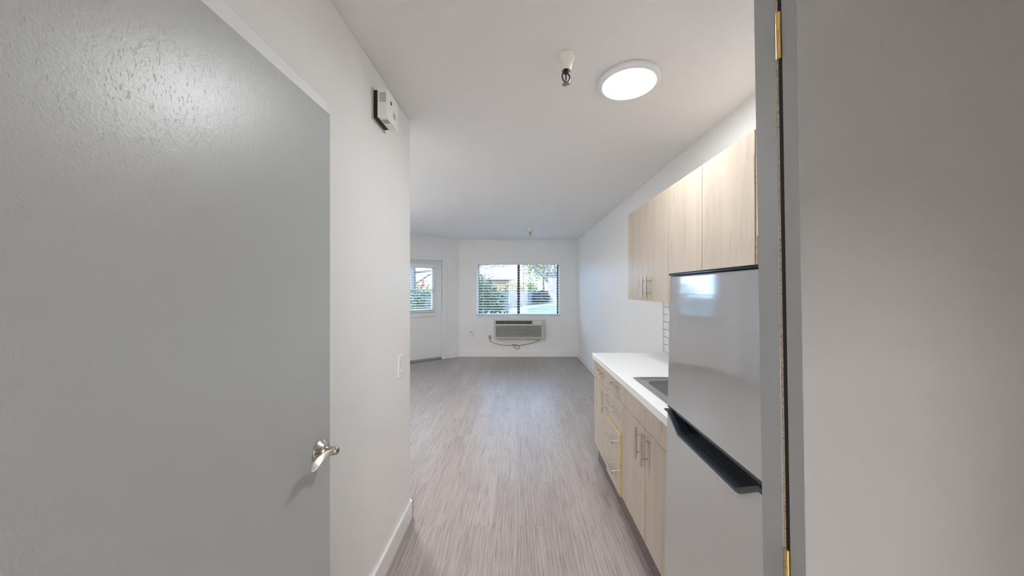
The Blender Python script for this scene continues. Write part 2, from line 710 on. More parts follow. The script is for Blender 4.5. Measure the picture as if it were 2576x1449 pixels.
tr.box(WX0 - 0.012, WX1 + 0.012, YB - 0.018, YB + 0.0, WZ0 - 0.038, WZ0, 0.003)
tr.box(WX0, WX1, YB - 0.018, fy0, WZ0 - 0.008, WZ0 + 0.001)
tr.build('sill', 'trim_white', win)
tr = MB()
tr.box(WX0 - 0.001, WX0 + 0.006, YB + 0.001, fy0, WZ0 + 0.001, WZ1)
tr.box(WX0 + 0.005, WX0 + 0.030, YB + 0.080, fy0, WZ0 + 0.001, WZ1)
tr.box(WX1 - 0.006, WX1 + 0.001, YB + 0.001, fy0, WZ0 + 0.001, WZ1)
tr.box(WX1 - 0.018, WX1 - 0.005, YB + 0.080, fy0, WZ0 + 0.001, WZ1)
tr.box(WX0, WX1, YB + 0.001, fy0, WZ1 - 0.004, WZ1 + 0.001)
tr.build('reveal', 'trim_white', win)


def slat_profile(c, width, tilt, thick, arch=0.0025):
    """closed cross-section of one blind slat around c=(across, z); returns [(across, z)]"""
    pts = []
    n = 4
    for i in range(n + 1):
        s = -0.5 + i / n
        pts.append((s * width, arch * (1 - 4 * s * s)))
    pts += [(a, z - thick) for a, z in reversed(pts)]
    ct, st = math.cos(tilt), math.sin(tilt)
    return [(c[0] + a * ct - z * st, c[1] + a * st + z * ct) for a, z in pts]


def blind(root, x0, x1, yc, ztop, zbot, pitch, tilt, f=None, thick=0.003, stack=0):
    m = MB(f)
    z = ztop - pitch * 0.6
    while z > zbot + pitch * 0.5:
        pr = slat_profile((yc, z), 0.046, tilt, thick)
        m.loft([[(x0, a, b) for a, b in pr], [(x1, a, b) for a, b in pr]])
        z -= pitch
    m.build('slats', 'plastic_white', root)
    m = MB(f)
    m.box(x0, x1, yc - 0.024, yc + 0.024, zbot - 0.012, zbot + 0.008, 0.003)
    m.build('bottom_rail', 'plastic_white', root)
    n = 4 if x1 - x0 > 1 else 2
    for i in range(n):
        m = MB(f)
        xx = x0 + (x1 - x0) * (0.07 + 0.86 * i / (n - 1))
        for dy in (-0.024, 0.024):
            m.box(xx - 0.0012, xx + 0.0012, yc + dy - 0.0008, yc + dy + 0.0008, zbot, ztop)
        m.build('ladder_cord', 'plastic_white', root)


bl = thing('window_blind', 'white horizontal slat blind hanging in the wide back window', 'blind', (0, YB + 0.045, WZ0))
MB().box(WX0 + 0.008, WX1 - 0.008, YB + 0.015, YB + 0.075, WZ1 - 0.025, WZ1 - 0.004, 0.002).build('headrail', 'plastic_white', bl)
blind(bl, WX0 + 0.010, WX1 - 0.010, YB + 0.045, WZ1 - 0.025, WZ0 + 0.022, 0.0545, math.radians(7))
MB().tube([(0.118, YB + 0.012, WZ1 - 0.03), (0.113, YB + 0.008, H(-0.08))], 0.0045, 8).build('tilt_wand', 'grille_grey', bl)

# ------------------------------------------------------------------ patio door in the angled wall
dr = sempty('door_1', 'white patio door with a glazed upper half in the angled wall', 'door', A((0.85, -0.07, 0)))
GT0, GT1, GZ0, GZ1 = 0.555, 1.14, H(-0.40), H(0.42)
m = MB(A)
y0, y1 = -0.125, -0.08
m.box(DT0 + 0.004, GT0, y0, y1, 0.035, DZ1 - 0.004)
m.box(GT1, DT1 - 0.004, y0, y1, 0.035, DZ1 - 0.004)
m.box(GT0, GT1, y0, y1, 0.035, GZ0)
m.box(GT0, GT1, y0, y1, GZ1, DZ1 - 0.004)
m.build('door_leaf', 'trim_white', dr)
m = MB(A)
f0, f1 = -0.084, -0.068
m.box(GT0 - 0.03, GT0 + 0.012, f0, f1, GZ0 - 0.03, GZ1 + 0.03, 0.003)
m.box(GT1 - 0.012, GT1 + 0.03, f0, f1, GZ0 - 0.03, GZ1 + 0.03, 0.003)
m.box(GT0, GT1, f0, f1, GZ0 - 0.03, GZ0 + 0.012, 0.003)
m.box(GT0, GT1, f0, f1, GZ1 - 0.012, GZ1 + 0.03, 0.003)
m.box(GT0, GT1, f0 - 0.02, f1, H(-0.035), H(0.0), 0.003)
m.build('glazing_frame', 'trim_white', dr)
MB(A).box(GT0, GT1, -0.104, -0.100, GZ0, GZ1).build('pane', 'window_glass', dr)
m = MB(A)
m.box(GT0 - 0.045, GT1 + 0.045, -0.082, -0.055, H(-0.545), H(-0.505), 0.003)
m.build('sill', 'trim_white', dr)
m = MB(A)
m.box(DT0 + 0.004, DT1 - 0.004, -0.15, 0.012, 0.0, 0.033, 0.004)
m.build('threshold', 'threshold_grey', dr)
m = MB(A)
m.box(0.279, DT0, 0.0005, 0.017, 0, DZ1 + 0.075, 0.003)
m.box(DT1, 1.415, 0.0005, 0.017, 0, DZ1 + 0.075, 0.003)
m.box(DT0, DT1, 0.0005, 0.017, DZ1, DZ1 + 0.075, 0.003)
m.box(DT0 - 0.001, DT0 + 0.003, -0.08, 0.0, 0.033, DZ1)
m.box(DT1 - 0.012, DT1 + 0.001, -0.08, 0.0, 0.033, DZ1)
m.box(DT0, DT1, -0.08, 0.0, DZ1 - 0.012, DZ1 + 0.001)
struct(m.build('trim_2', 'trim_white'), 'white casing around the patio door', 'trim')
db = thing('door_blind', 'small white slat blind hanging on the glazed patio door', 'blind', A((0.85, -0.01, H(-0.43))))
MB(A).box(0.50, 1.19, -0.067, -0.018, H(0.425), H(0.495), 0.003).build('valance', 'plastic_white', db)
blind(db, 0.525, 1.17, -0.042, H(0.425), H(-0.435), 0.050, math.radians(-9), A, 0.003)
MB(A).tube([(0.935, -0.014, H(0.42)), (0.93, -0.012, H(0.02))], 0.004, 8).build('tilt_wand', 'grille_grey', db)


# ------------------------------------------------------------------ open grey door on the left with lever
ANG = math.radians(1.5)
PX, PY = -0.610, 1.085          # far front edge of the leaf


def LD(p):
    """leaf frame: (n out of the face, s from the far edge towards the hinge, z)"""
    n, s, z = p
    return (PX + n * math.cos(ANG) - s * math.sin(ANG), PY - s * math.cos(ANG) - n * math.sin(ANG), z)


ld = sempty('door_2', 'large grey painted door standing open against the left hall wall', 'door', LD((-0.02, 0.45, 0)))
MB(LD).box(-0.035, 0.0, 0.0, 0.91, 0.012, H(0.567), 0.0015, 1).build('door_leaf', 'door_grey', ld)
hz, hs = H(-0.496), 0.058
hd = MB(LD)
# flared rose
loops = []
seg = 36
for r, n in ((0.0325, 0.0), (0.033, 0.003), (0.0315, 0.006), (0.024, 0.0125), (0.0185, 0.019), (0.0162, 0.024), (0.0162, 0.027)):
    loops.append([(n, hs + r * math.cos(2 * PI * i / seg), hz + r * math.sin(2 * PI * i / seg)) for i in range(seg)])
hd.loft(loops)
handle = hd.build('lever_handle', 'nickel', ld)
hd = MB(LD)
loops = []
for r, n in ((0.0125, 0.026), (0.0125, 0.055), (0.0118, 0.0575), (0.0098, 0.0590)):
    loops.append([(n, hs + r * math.cos(2 * PI * i / 24), hz + r * math.sin(2 * PI * i / 24)) for i in range(24)])
hd.loft(loops)
# wave lever, running back towards the hinge
prof = [  # s, dz, dn, half-width, half-thickness, tilt
    (-0.012, 0.000, 0.0510, 0.0040, 0.0040, 0), (-0.008, 0.000, 0.0510, 0.0095, 0.0055, 0), (0.002, 0.000, 0.0505, 0.0122, 0.0062, 5),
    (0.016, 0.002, 0.0490, 0.0110, 0.0055, 15), (0.030, 0.004, 0.0465, 0.0095, 0.0042, 28), (0.046, 0.005, 0.0440, 0.0100, 0.0026, 40),
    (0.064, 0.003, 0.0425, 0.0118, 0.0020, 50), (0.080, -0.001, 0.0425, 0.0128, 0.0017, 54), (0.094, -0.004, 0.0440, 0.0112, 0.0016, 56),
    (0.103, -0.006, 0.0455, 0.0070, 0.0015, 56), (0.109, -0.007, 0.0465, 0.0015, 0.0012, 56)]
loops = []
for s, dz, n, hh, ht, tl in prof:
    ca, sa = math.cos(math.radians(tl)), math.sin(math.radians(tl))
    lp = []
    for i in range(24):
        sq = lambda v: math.copysign(abs(v) ** 0.45, v)
        w_, t_ = 0.92 * hh * sq(math.sin(2 * PI * i / 24)), ht * sq(math.cos(2 * PI * i / 24))
        lp.append((n + t_ * ca - w_ * sa, hs + s, hz + dz + w_ * ca + t_ * sa))
    loops.append(lp)
hd.loft(loops)
hd.build('lever', 'nickel', handle, angle=50)
kb = MB(LD)
kb.box(0.0585, 0.0602, hs - 0.0012, hs + 0.0012, hz - 0.005, hz + 0.005)
kb.build('lock_slot', 'gap_dark', handle)
MB(LD).box(-0.03, -0.005, -0.0015, 0.0005, hz - 0.028, hz + 0.028).build('latch_plate', 'nickel', ld)


# ------------------------------------------------------------------ right: frame post, hinges, open door of the side room
def LEAN(p):
    x, y, z = p
    return (x - 0.0165 * (z - EYE), y, z)


XJ = 0.48
jb = MB(LEAN)
jb.box(XJ, XJ + 0.05, 0.6130, 0.6670, 0, CEIL, 0.0012, 1)
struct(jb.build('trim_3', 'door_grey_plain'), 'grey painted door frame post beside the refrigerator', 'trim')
struct(MB(LEAN).box(XJ + 0.0005, XJ + 0.045, 0.6078, 0.6130, 0, CEIL).build('trim_4', 'caulk'), 'unpainted speckled edge of the grey frame post', 'trim')
rd = sempty('door_3', 'dim grey door standing open on the right with brass hinges', 'door', (0.85, 0.58, 0))
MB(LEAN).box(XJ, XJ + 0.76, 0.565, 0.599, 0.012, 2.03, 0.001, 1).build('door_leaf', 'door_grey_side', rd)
# black strip filling the hinge gap, its shade put into the colour
struct(MB(LEAN).box(XJ + 0.0008, XJ + 0.05, 0.5995, 0.6076, 0, CEIL).build('gap_shade', 'gap_dark'), 'black strip painting the shade in the hinge gap of the door frame', 'trim')
for zc in (1.867, 0.897, 0.2):
    hg = MB(LEAN)
    for k in range(5):
        a = zc - 0.042 + k * 0.0168
        hg.cyl((XJ - 0.001, 0.6036, a + 0.0005), (XJ - 0.001, 0.6036, a + 0.0163), 0.0046, 16)
    hg.cyl((XJ - 0.001, 0.6036, zc - 0.042), (XJ - 0.001, 0.6036, zc + 0.042), 0.0040, 12)
    hg.box(XJ - 0.0005, XJ + 0.005, 0.5992, 0.6010, zc - 0.042, zc + 0.042)
    hg.build('hinge', 'brass', rd)


# ------------------------------------------------------------------ bar pulls
def bar_pull(parent, face_x, y, z, length, axis, mat='steel_bar', out=0.034):
    m = MB()
    x = face_x - out
    h = length / 2
    if axis == 'y':
        m.cyl((x, y - h, z), (x, y + h, z), 0.006, 14)
        for d in (-0.64, 0.64):
            m.cyl((face_x, y + d * h, z), (x, y + d * h, z), 0.0045, 10)
    else:
        m.cyl((x, y, z - h), (x, y, z + h), 0.006, 14)
        for d in (-0.55, 0.55):
            m.cyl((face_x, y, z + d * h), (x, y, z + d * h), 0.0045, 10)
    return m.build('handle', mat, parent)


def front(parent, name, x, y0, y1, z0, z1, shift=0.0, mat='oak_washed', edge=None):
    g = 0.0018
    m = MB()
    m.box(x - shift, x - shift + 0.018, y0 + g, y1 - g, z0 + g, z1 - g, 0.0008, 1)
    o = m.build(name, mat, parent)
    if edge:
        e = MB()
        e.box(x - shift + 0.001, x + 0.0185, y0 + g - 0.0008, y0 + g, z0 + g, z1 - g)
        e.box(x - shift + 0.001, x - shift + 0.017, y0 + g, y1 - g, z1 - g, z1 - g + 0.0008)
        e.build('raw_edge', edge, o)
    return o


FX = 0.63            # base cabinet front plane
BZ0, BZ1 = 0.148, 0.838
Y1, Y2, Y3, Y4 = 2.756, 2.332, 2.028, 1.312


def carcass(root, x0, y0, y1, z0, z1, xb=XR - 0.003):
    m = MB()
    m.box(x0, xb, y0 + 0.0005, y1 - 0.0005, z0, z1)
    m.build('carcass', 'oak_washed', root)
    m = MB()
    m.box(x0 - 0.0006, x0, y0 + 0.002, y1 - 0.002, z0 + 0.002, z1 - 0.002)
    m.build('shadow_gap', 'gap_dark', root)


def toe(root, y0, y1):
    MB().box(0.664, XR - 0.003, y0 + 0.0005, y1 - 0.0005, 0.0, BZ0).build('toe_kick', 'toe_kick', root)


simple('toe_kick', (0.17, 0.145, 0.14), 0.7, var=0.15, vscale=30)
c1 = thing('base_cabinet', 'washed oak base cabinet at the far end, one drawer above one door', 'cabinet', (0.94, (Y1 + Y2) / 2, 0), 'washed oak base cabinets')
carcass(c1, FX + 0.0195, Y2, Y1, BZ0, BZ1)
toe(c1, Y2, Y1)
d = front(c1, 'drawer', FX, Y2, Y1, 0.700, BZ1)
bar_pull(d, FX, 2.53, 0.785, 0.170, 'y')
d = front(c1, 'door', FX, Y2, Y1, BZ0, 0.700)
bar_pull(d, FX, 2.372, 0.612, 0.160, 'z')

c2 = thing('base_cabinet', 'narrow washed oak stack of four drawers, lower two standing slightly open', 'cabinet', (0.94, (Y2 + Y3) / 2, 0), 'washed oak base cabinets')
carcass(c2, FX + 0.0195, Y3, Y2, BZ0, BZ1)
toe(c2, Y3, Y2)
for z0, z1, sh in ((0.722, BZ1, 0), (0.526, 0.722, 0), (0.336, 0.523, 0.012), (BZ0 - 0.002, 0.334, 0.011)):
    d = front(c2, 'drawer', FX, Y3, Y2, z0, z1, sh, edge='edge_wood' if sh else None)
    bar_pull(d, FX - sh, 2.16, (z0 + z1) / 2 + (0.022 if z1 < BZ1 else 0.012), 0.165, 'y')

c3 = thing('base_cabinet', 'wide washed oak sink cabinet with two doors beside the refrigerator', 'cabinet', (0.94, (Y3 + Y4) / 2, 0), 'washed oak base cabinets')
m = MB()
m.box(FX + 0.0195, XR - 0.003, Y4, Y3 - 0.0005, BZ0, 0.66)
m.box(FX + 0.0195, FX + 0.04, Y4, Y3 - 0.0005, 0.66, BZ1)
m.box(FX + 0.04, XR - 0.003, Y3 - 0.02, Y3 - 0.0005, 0.66, BZ1)
m.build('carcass', 'oak_washed', c3)
MB().box(FX + 0.0189, FX + 0.0195, Y4 + 0.002, Y3 - 0.002, BZ0 + 0.002, BZ1 - 0.002).build('shadow_gap', 'gap_dark', c3)
toe(c3, Y4, Y3)
YM = 1.656
front(c3, 'false_front', FX, Y4, Y3, 0.716, BZ1)
d = front(c3, 'door', FX, YM, Y3, BZ0, 0.716)
bar_pull(d, FX, YM + 0.036, 0.628, 0.160, 'z')
d = front(c3, 'door', FX, Y4, YM, BZ0, 0.716)
bar_pull(d, FX, YM - 0.036, 0.628, 0.160, 'z')

# countertop with a cut-out for the sink
SX0, SX1, SY0, SY1 = 0.682, 1.150, 1.36, 1.995
CT0, CT1 = 0.840, 0.880
m = MB()
hx0, hx1, hy0, hy1 = SX0 + 0.02, SX1 - 0.02, SY0 + 0.02, SY1 - 0.02
cy0, cy1, cx0, cx1 = 1.312, 2.776, 0.617, XR - 0.001
outer = [(cx0, cy0), (cx1, cy0), (cx1, cy1), (cx0, cy1)]
inner = [(hx0, hy0), (hx1, hy0), (hx1, hy1), (hx0, hy1)]
lo = [[(x, y, CT0) for x, y in inner], [(x, y, CT0) for x, y in outer], [(x, y, CT1 - 0.003) for x, y in outer],
      [(x + (0.003 if x < 1 else 0), y - (0.003 if y > 2 else 0), CT1) for x, y in outer], [(x, y, CT1) for x, y in inner], [(x, y, CT0) for x, y in inner]]
m.loft(lo, False, False)
tag(m.build('countertop', 'counter_white'), 'white laminate countertop over the base cabinets', 'countertop')


def rrect(x0, x1, y0, y1, r, z, n=6):
    pts = []
    for cx, cy, a0 in ((x1 - r, y1 - r, 0), (x0 + r, y1 - r, 90), (x0 + r, y0 + r, 180), (x1 - r, y0 + r, 270)):
        for i in range(n + 1):
            a = math.radians(a0 + 90 * i / n)
            pts.append((cx + r * math.cos(a), cy + r * math.sin(a), z))
    return pts


sk = thing('kitchen_sink', 'stainless steel drop-in sink set into the white countertop', 'sink', ((SX0 + SX1) / 2, (SY0 + SY1) / 2, CT1))
bx0, bx1, by0, by1 = SX0 + 0.055, SX1 - 0.075, SY0 + 0.06, SY1 - 0.065
m = MB()
m.loft([rrect(SX0, SX1, SY0, SY1, 0.014, CT1 + 0.0005),
        rrect(SX0 + 0.001, SX1 - 0.001, SY0 + 0.001, SY1 - 0.001, 0.014, CT1 + 0.004),
        rrect(SX0 + 0.006, SX1 - 0.006, SY0 + 0.006, SY1 - 0.006, 0.012, CT1 + 0.006),
        rrect(SX0 + 0.014, SX1 - 0.014, SY0 + 0.014, SY1 - 0.014, 0.012, CT1 + 0.0045),
        rrect(SX0 + 0.017, SX1 - 0.017, SY0 + 0.017, SY1 - 0.017, 0.012, CT1 + 0.0025),
        rrect(bx0 - 0.005, bx1 + 0.005, by0 - 0.005, by1 + 0.005, 0.062, CT1 + 0.002),
        rrect(bx0 - 0.001, bx1 + 0.001, by0 - 0.001, by1 + 0.001, 0.060, CT1 - 0.001)], False, False)
m.build('rim', 'sink_steel', sk)
m = MB()
m.loft([rrect(bx0 - 0.001, bx1 + 0.001, by0 - 0.001, by1 + 0.001, 0.060, CT1 - 0.001),
        rrect(bx0 + 0.004, bx1 - 0.004, by0 + 0.004, by1 - 0.004, 0.056, CT1 - 0.02),
        rrect(bx0 + 0.014, bx1 - 0.014, by0 + 0.014, by1 - 0.014, 0.05, CT1 - 0.16),
        rrect(bx0 + 0.024, bx1 - 0.024, by0 + 0.024, by1 - 0.024, 0.045, CT1 - 0.178),
        rrect(bx0 + 0.045, bx1 - 0.045, by0 + 0.045, by1 - 0.045, 0.03, CT1 - 0.185)], False, True)
m.build('bowl', 'sink_steel', sk)

# tile backsplash
bs = thing('backsplash', 'white subway tile backsplash with dark grout behind the counter', 'backsplash', (XR, 2.0, CT1))
MB().box(XR - 0.009, XR - 0.001, 1.312, 2.838, CT1 + 0.002, H(-0.088)).build('tiles', 'subway_tile', bs)
MB().box(XR - 0.010, XR - 0.001, 2.838, 2.842, CT1 + 0.002, H(-0.088)).build('edge_trim', 'grout', bs)

# ------------------------------------------------------------------ wall cabinets
UX, UZ0, UZ1 = 0.91, H(-0.0855), H(0.615)
UY = (2.760, 2.323, 2.022, 1.651, 1.282)
for a, lab in ((0, 'far washed oak wall cabinet with two doors and bar handles'), (2, 'near washed oak wall cabinet with two doors above the refrigerator')):
    y1, ym, y0 = UY[a], UY[a + 1], UY[a + 2]
    u = thing('wall_cabinet', lab, 'cabinet', (1.08, (y0 + y1) / 2, UZ0), 'washed oak wall cabinets')
    carcass(u, UX + 0.0195, y0, y1, UZ0 + 0.001, UZ1 - 0.001)
    d = front(u, 'door', UX, ym, y1, UZ0, UZ1)
    bar_pull(d, UX, ym + 0.034, UZ0 + 0.10, 0.150, 'z')
    d = front(u, 'door', UX, y0, ym, UZ0, UZ1)
    bar_pull(d, UX, ym - 0.034, UZ0 + 0.10, 0.150, 'z')
    if a == 2:
        MB().box(UX + 0.003, XR - 0.003, y0 - 0.009, y0, UZ0 + 0.001, UZ1 - 0.001).build('raw_side', 'particle_board', u)
        MB().box(UX + 0.002, XR - 0.003, y0 - 0.018, y0 - 0.009, H(0.203), UZ1 - 0.001).build('filler_panel', 'trim_white', u)

# ------------------------------------------------------------------ refrigerator


def FR(p):
    x, y, z = p
    return (x + 0.0158 * (z - 1.35) + 0.027 * (y - 1.0), y, z)


RX, RY0, RY1 = 0.579, 0.705, 1.300
fg = thing('refrigerator', 'tall stainless top-freezer refrigerator with black pocket handle', 'refrigerator', (0.9, 0.99, 0))
m = MB(FR)
m.box(RX + 0.06, 1.20, RY0 + 0.004, RY1 - 0.004, 0.03, 1.458, 0.006)
m.build('body', 'grille_grey', fg)
for yy in (RY0 + 0.06, RY1 - 0.06):
    for xx in (RX + 0.09, 1.12):
        MB().box(xx, xx + 0.04, yy - 0.02, yy + 0.02, 0.0, 0.034).build('foot', 'plastic_dark', fg)
ZS = 0.957            # freezer door bottom
m = MB(FR)
m.box(RX, RX + 0.055, RY0, RY1, ZS, 1.460, 0.007, 3)
fz = m.build('freezer_door', 'stainless', fg)
m = MB(FR)
m.box(RX - 0.001, RX + 0.06, RY0 - 0.001, RY1 + 0.001, 1.4605, 1.470, 0.002)
m.build('top_cap', 'black_gloss', fz)
m = MB(FR)
m.box(RX + 0.002, RX + 0.055, RY0 + 0.001, RY1 - 0.001, ZS - 0.005, ZS + 0.002)
m.build('bottom_trim', 'black_lip', fz)
m = MB(FR)
m.box(RX - 0.0015, RX + 0.018, RY1 - 0.009, RY1 + 0.0022, 1.285, 1.328, 0.001)
m.build('corner_guard', 'plastic_white', fz)
# fresh food door: outline with the angled handle notch, extruded
ZT = 0.946
ol = [(RY1, 0.06), (RY1, ZT), (RY1 - 0.012, ZT), (1.180, 0.897), (0.855, 0.897), (0.775, ZT), (RY0, ZT), (RY0, 0.06)]
m = MB(FR)
m.prism([(RX, y, z) for y, z in ol], (0.034, 0, 0), 0.004)
m.box(RX + 0.034, RX + 0.055, RY0, RY1, 0.06, ZT)
fd = m.build('fridge_door', 'stainless', fg)
m = MB(FR)
m.prism([(RX + 0.0335, y, z) for y, z in ((1.272, ZT + 0.004), (1.178, 0.899), (0.857, 0.899), (0.777, ZT + 0.004))], (-0.003, 0, 0))
m.build('pocket_back', 'black_gloss', fd)
m = MB(FR)
path = [(RY1 - 0.002, ZT + 0.001), (1.262, ZT + 0.001), (1.180, 0.901), (0.855, 0.901), (0.785, ZT + 0.001), (RY0 + 0.002, ZT + 0.001)]
low = [(RY1 - 0.002, ZT - 0.006), (1.268, ZT - 0.007), (1.184, 0.887), (0.851, 0.887), (0.777, ZT - 0.007), (RY0 + 0.002, ZT - 0.006)]
loops = []
for (ya, za), (yb, zb) in zip(path, low):
    loops.append([(RX - 0.012, ya, za), (RX - 0.012, (ya + yb * 2) / 3, (za + zb * 2) / 3), (RX - 0.004, yb, zb), (RX + 0.010, yb, zb), (RX + 0.034, ya, za)])
m.loft(loops)
m.build('handle', 'black_lip', fd, angle=20)
m = MB(FR)
m.box(RX + 0.02, 1.18, RY0 + 0.03, RY1 - 0.03, 0.03, 0.058)
m.build('base_grille', 'plastic_dark', fg)

# ------------------------------------------------------------------ ceiling fittings


def ceiling_light(x, y, label, mat, dome=True):
    t = thing('ceiling_light', label, 'ceiling light', (x, y, CEIL))
    m = MB()
    m.lathe([(0.142, 0.0), (0.148, -0.006), (0.148, -0.016), (0.142, -0.024), (0.130, -0.0275), (0.127, -0.0275), (0.125, -0.0195)], (x, y, CEIL), 'z', 64)
    m.build('ring', 'ring_white', t)
    m = MB()
    m.lathe([(0.1262, -0.0235), (0.125, -0.0265), (0.095, -0.030), (0.05, -0.0315), (0.004, -0.032)] if dome else [(0.1262, -0.0225), (0.1305, -0.0282), (0.05, -0.0284), (0.004, -0.0285)], (x, y, CEIL), 'z', 64)
    m.build('diffuser', mat, t)


ceiling_light(0.545, 1.643, 'round white flush ceiling light glowing in front of the wall cabinets', 'lamp_hall')
t = thing('added_corridor_light', 'long white fill light panel added in the corridor behind the viewpoint', 'ceiling light', (0.1, -3.8, CEIL))  # added panel out of view, throws fill light on the side door and hall
MB().box(-0.08, 0.28, -4.45, -3.15, CEIL - 0.03, CEIL, 0.004).build('housing', 'ring_white', t)
MB().box(-0.05, 0.25, -4.4, -3.2, CEIL - 0.034, CEIL - 0.029).build('diffuser', 'fill_corridor', t)
ceiling_light(-1.30, 3.00, 'round white flush fill light added out of view around the hall corner', 'fill_kitchen', False)  # added light hidden by the hall wall, brightens cabinets and right wall
t = thing('added_globe_lamp', 'round opal fill globe added out of view in the living room on the left', 'added fill lamp', (-2.2, 3.7, CEIL))  # added globe hidden on the left, lifts the far ceiling and back wall
MB().lathe([(0.05, 0.0), (0.05, -0.02), (0.012, -0.03), (0.012, -0.62)], (-2.2, 3.7, CEIL), 'z', 24).build('canopy', 'ring_white', t)
MB().lathe([(0.13 * math.sin(PI * (i + 0.3) / 16.6), -0.6 - 0.13 * (1 - math.cos(PI * (i + 0.3) / 16.6))) for i in range(17)], (-2.2, 3.7, CEIL), 'z', 32).build('globe', 'fill_room', t)


def sprinkler(x, y, label, s=1.0):
    t = thing('fire_sprinkler', label, 'sprinkler', (x, y, CEIL), 'ceiling fire sprinklers')
    m = MB()
    m.lathe([(0.040, 0.0), (0.041, -0.004), (0.039, -0.012), (0.030, -0.034), (0.0225, -0.060), (0.0215, -0.068), (0.0185, -0.068), (0.018, -0.060)], (x, y, CEIL), 'z', 36)
    m.build('escutcheon', 'plastic_cream', t)
    m = MB()
    zc = CEIL
    m.lathe([(0.0115, -0.055), (0.0115, -0.078), (0.008, -0.080)], (x, y, zc), 'z', 6)
    for sgn in (-1.2, 1.2):
        m.tube([(x + sgn * 0.006 * 0.92, y + sgn * 0.0025, zc - 0.076), (x + sgn * 0.0135, y + sgn * 0.005, zc - 0.084), (x + sgn * 0.0150, y + sgn * 0.0055, zc - 0.096),
                (x + sgn * 0.0105, y + sgn * 0.004, zc - 0.110), (x + sgn * 0.003, y + sgn * 0.001, zc - 0.119)], [0.0032, 0.0034, 0.0034, 0.0034, 0.0032], 10)
    m.lathe([(0.003, -0.114), (0.0055, -0.117), (0.0055, -0.121), (0.003, -0.124)], (x, y, zc), 'z', 12)
    m.build('frame', 'sprinkler_metal', t)
    m = MB()
    m.lathe([(0.0022, -0.080), (0.0030, -0.09), (0.0034, -0.10), (0.0022, -0.115)], (x, y, zc), 'z', 10)
    m.build('bulb', 'sprinkler_metal', t)
    m = MB()
    nt = 16
    lo, hi = [], []
    for i in range(nt * 4):
        a = 2 * PI * i / (nt * 4)
        r = 0.0175 if i % 4 in (0, 1) else 0.0105
        dz = -0.0025 if r > 0.015 else 0
        lo.append((x + r * math.cos(a), y + r * math.sin(a), zc - 0.1255 + dz))
        hi.append((x + r * math.cos(a), y + r * math.sin(a), zc - 0.1240 + dz))
    m.loft([lo, hi])
    m.build('deflector', 'sprinkler_brass', t)


sprinkler(0.212, 1.475, 'near fire sprinkler with cream cone, hanging beside the ceiling light')
sprinkler(0.205, 5.62, 'far fire sprinkler hanging from the ceiling before the back window')

# ------------------------------------------------------------------ smoke alarm box on the hall wall
al = thing('smoke_alarm', 'white boxy alarm with black backing high on the hall wall', 'alarm', (XL, 1.6, H(0.85)))
random.seed(3)
m = MB()
pts = []
ys0, ys1, zs0, zs1 = 1.512, 1.662, H(0.775), H(0.918)
edge = [(ys0, zs0), (ys1, zs0), (ys1, zs1), (ys0, zs1)]
for i in range(4):
    a, b = edge[i], edge[(i + 1) % 4]
    for k in range(7):
        f = k / 7
        pts.append((XL, a[0] + (b[0] - a[0]) * f + random.uniform(-.003, .003), a[1] + (b[1] - a[1]) * f + random.uniform(-.003, .003)))
m.prism(pts, (0.004, 0, 0))
m.build('mounting_plate', 'plastic_beige', al)
MB().box(XL + 0.004, XL + 0.026, 1.530, 1.650, H(0.785), H(0.912), 0.001).build('backing', 'plastic_dark', al)
AX0, AX1, AY0, AY1, AZ0, AZ1 = XL + 0.022, XL + 0.066, 1.528, 1.662, H(0.786), H(0.920)
cv = MB().box(AX0, AX1, AY0, AY1, AZ0, AZ1, 0.0015).build('cover', 'plastic_white', al)
m = MB()
for i in range(12):
    z = AZ1 - 0.022 - i * 0.0036
    m.box(AX0 + 0.008, AX1 - 0.006, AY0 - 0.0004, AY0 + 0.002, z - 0.001, z + 0.001)
m.build('vent', 'grille_grey', cv)
m = MB()
for i in range(9):
    y = AY0 + 0.024 + i * 0.004
    m.box(AX0 + 0.008, AX1 - 0.006, y - 0.001, y + 0.001, AZ0 - 0.0004, AZ0 + 0.002)
m.build('vent', 'grille_grey', cv)
m = MB()
m.lathe([(0.0095, 0.0), (0.0095, 0.0006)], (AX1 - 0.0002, AY0 + 0.048, AZ1 - 0.045), 'x', 24)
m.build('button', 'plastic_dark', cv)
m = MB()
m.lathe([(0.0022, 0.0), (0.0022, 0.0006)], (AX1 - 0.0002, AY1 - 0.018, AZ0 + 0.02), 'x', 12)
m.build('indicator', 'plastic_dark', cv)
m = MB()
for i in range(6):
    z = AZ0 + 0.036 + i * 0.005
    m.box(AX1 - 0.001, AX1 + 0.0004, AY0 + 0.075, AY0 + 0.105, z - 0.0012, z + 0.0012)
m.build('speaker_grille', 'grille_grey', cv)

# ------------------------------------------------------------------ switch, outlets, plates
sw = thing('light_switch', 'white rocker light switch near the end of the hall wall', 'switch', (XL, 1.885, H(-0.435)))
MB().box(XL, XL + 0.007, 1.848, 1.922, H(-0.497), H(-0.373), 0.0025).build('plate', 'plastic_white', sw)
m = MB()
m.prism([(XL + 0.006, 1.868, H(-0.467)), (XL + 0.014, 1.868, H(-0.467)), (XL + 0.0085, 1.868, H(-0.43)), (XL + 0.0075, 1.868, H(-0.402)), (XL + 0.006, 1.868, H(-0.402))], (0, 0.034, 0))
m.build('rocker', 'plastic_white', sw)
m = MB()
m.box(XL + 0.0068, XL + 0.0075, 1.8665, 1.9035, H(-0.4685), H(-0.4005))
m.build('slot', 'grille_grey', sw)

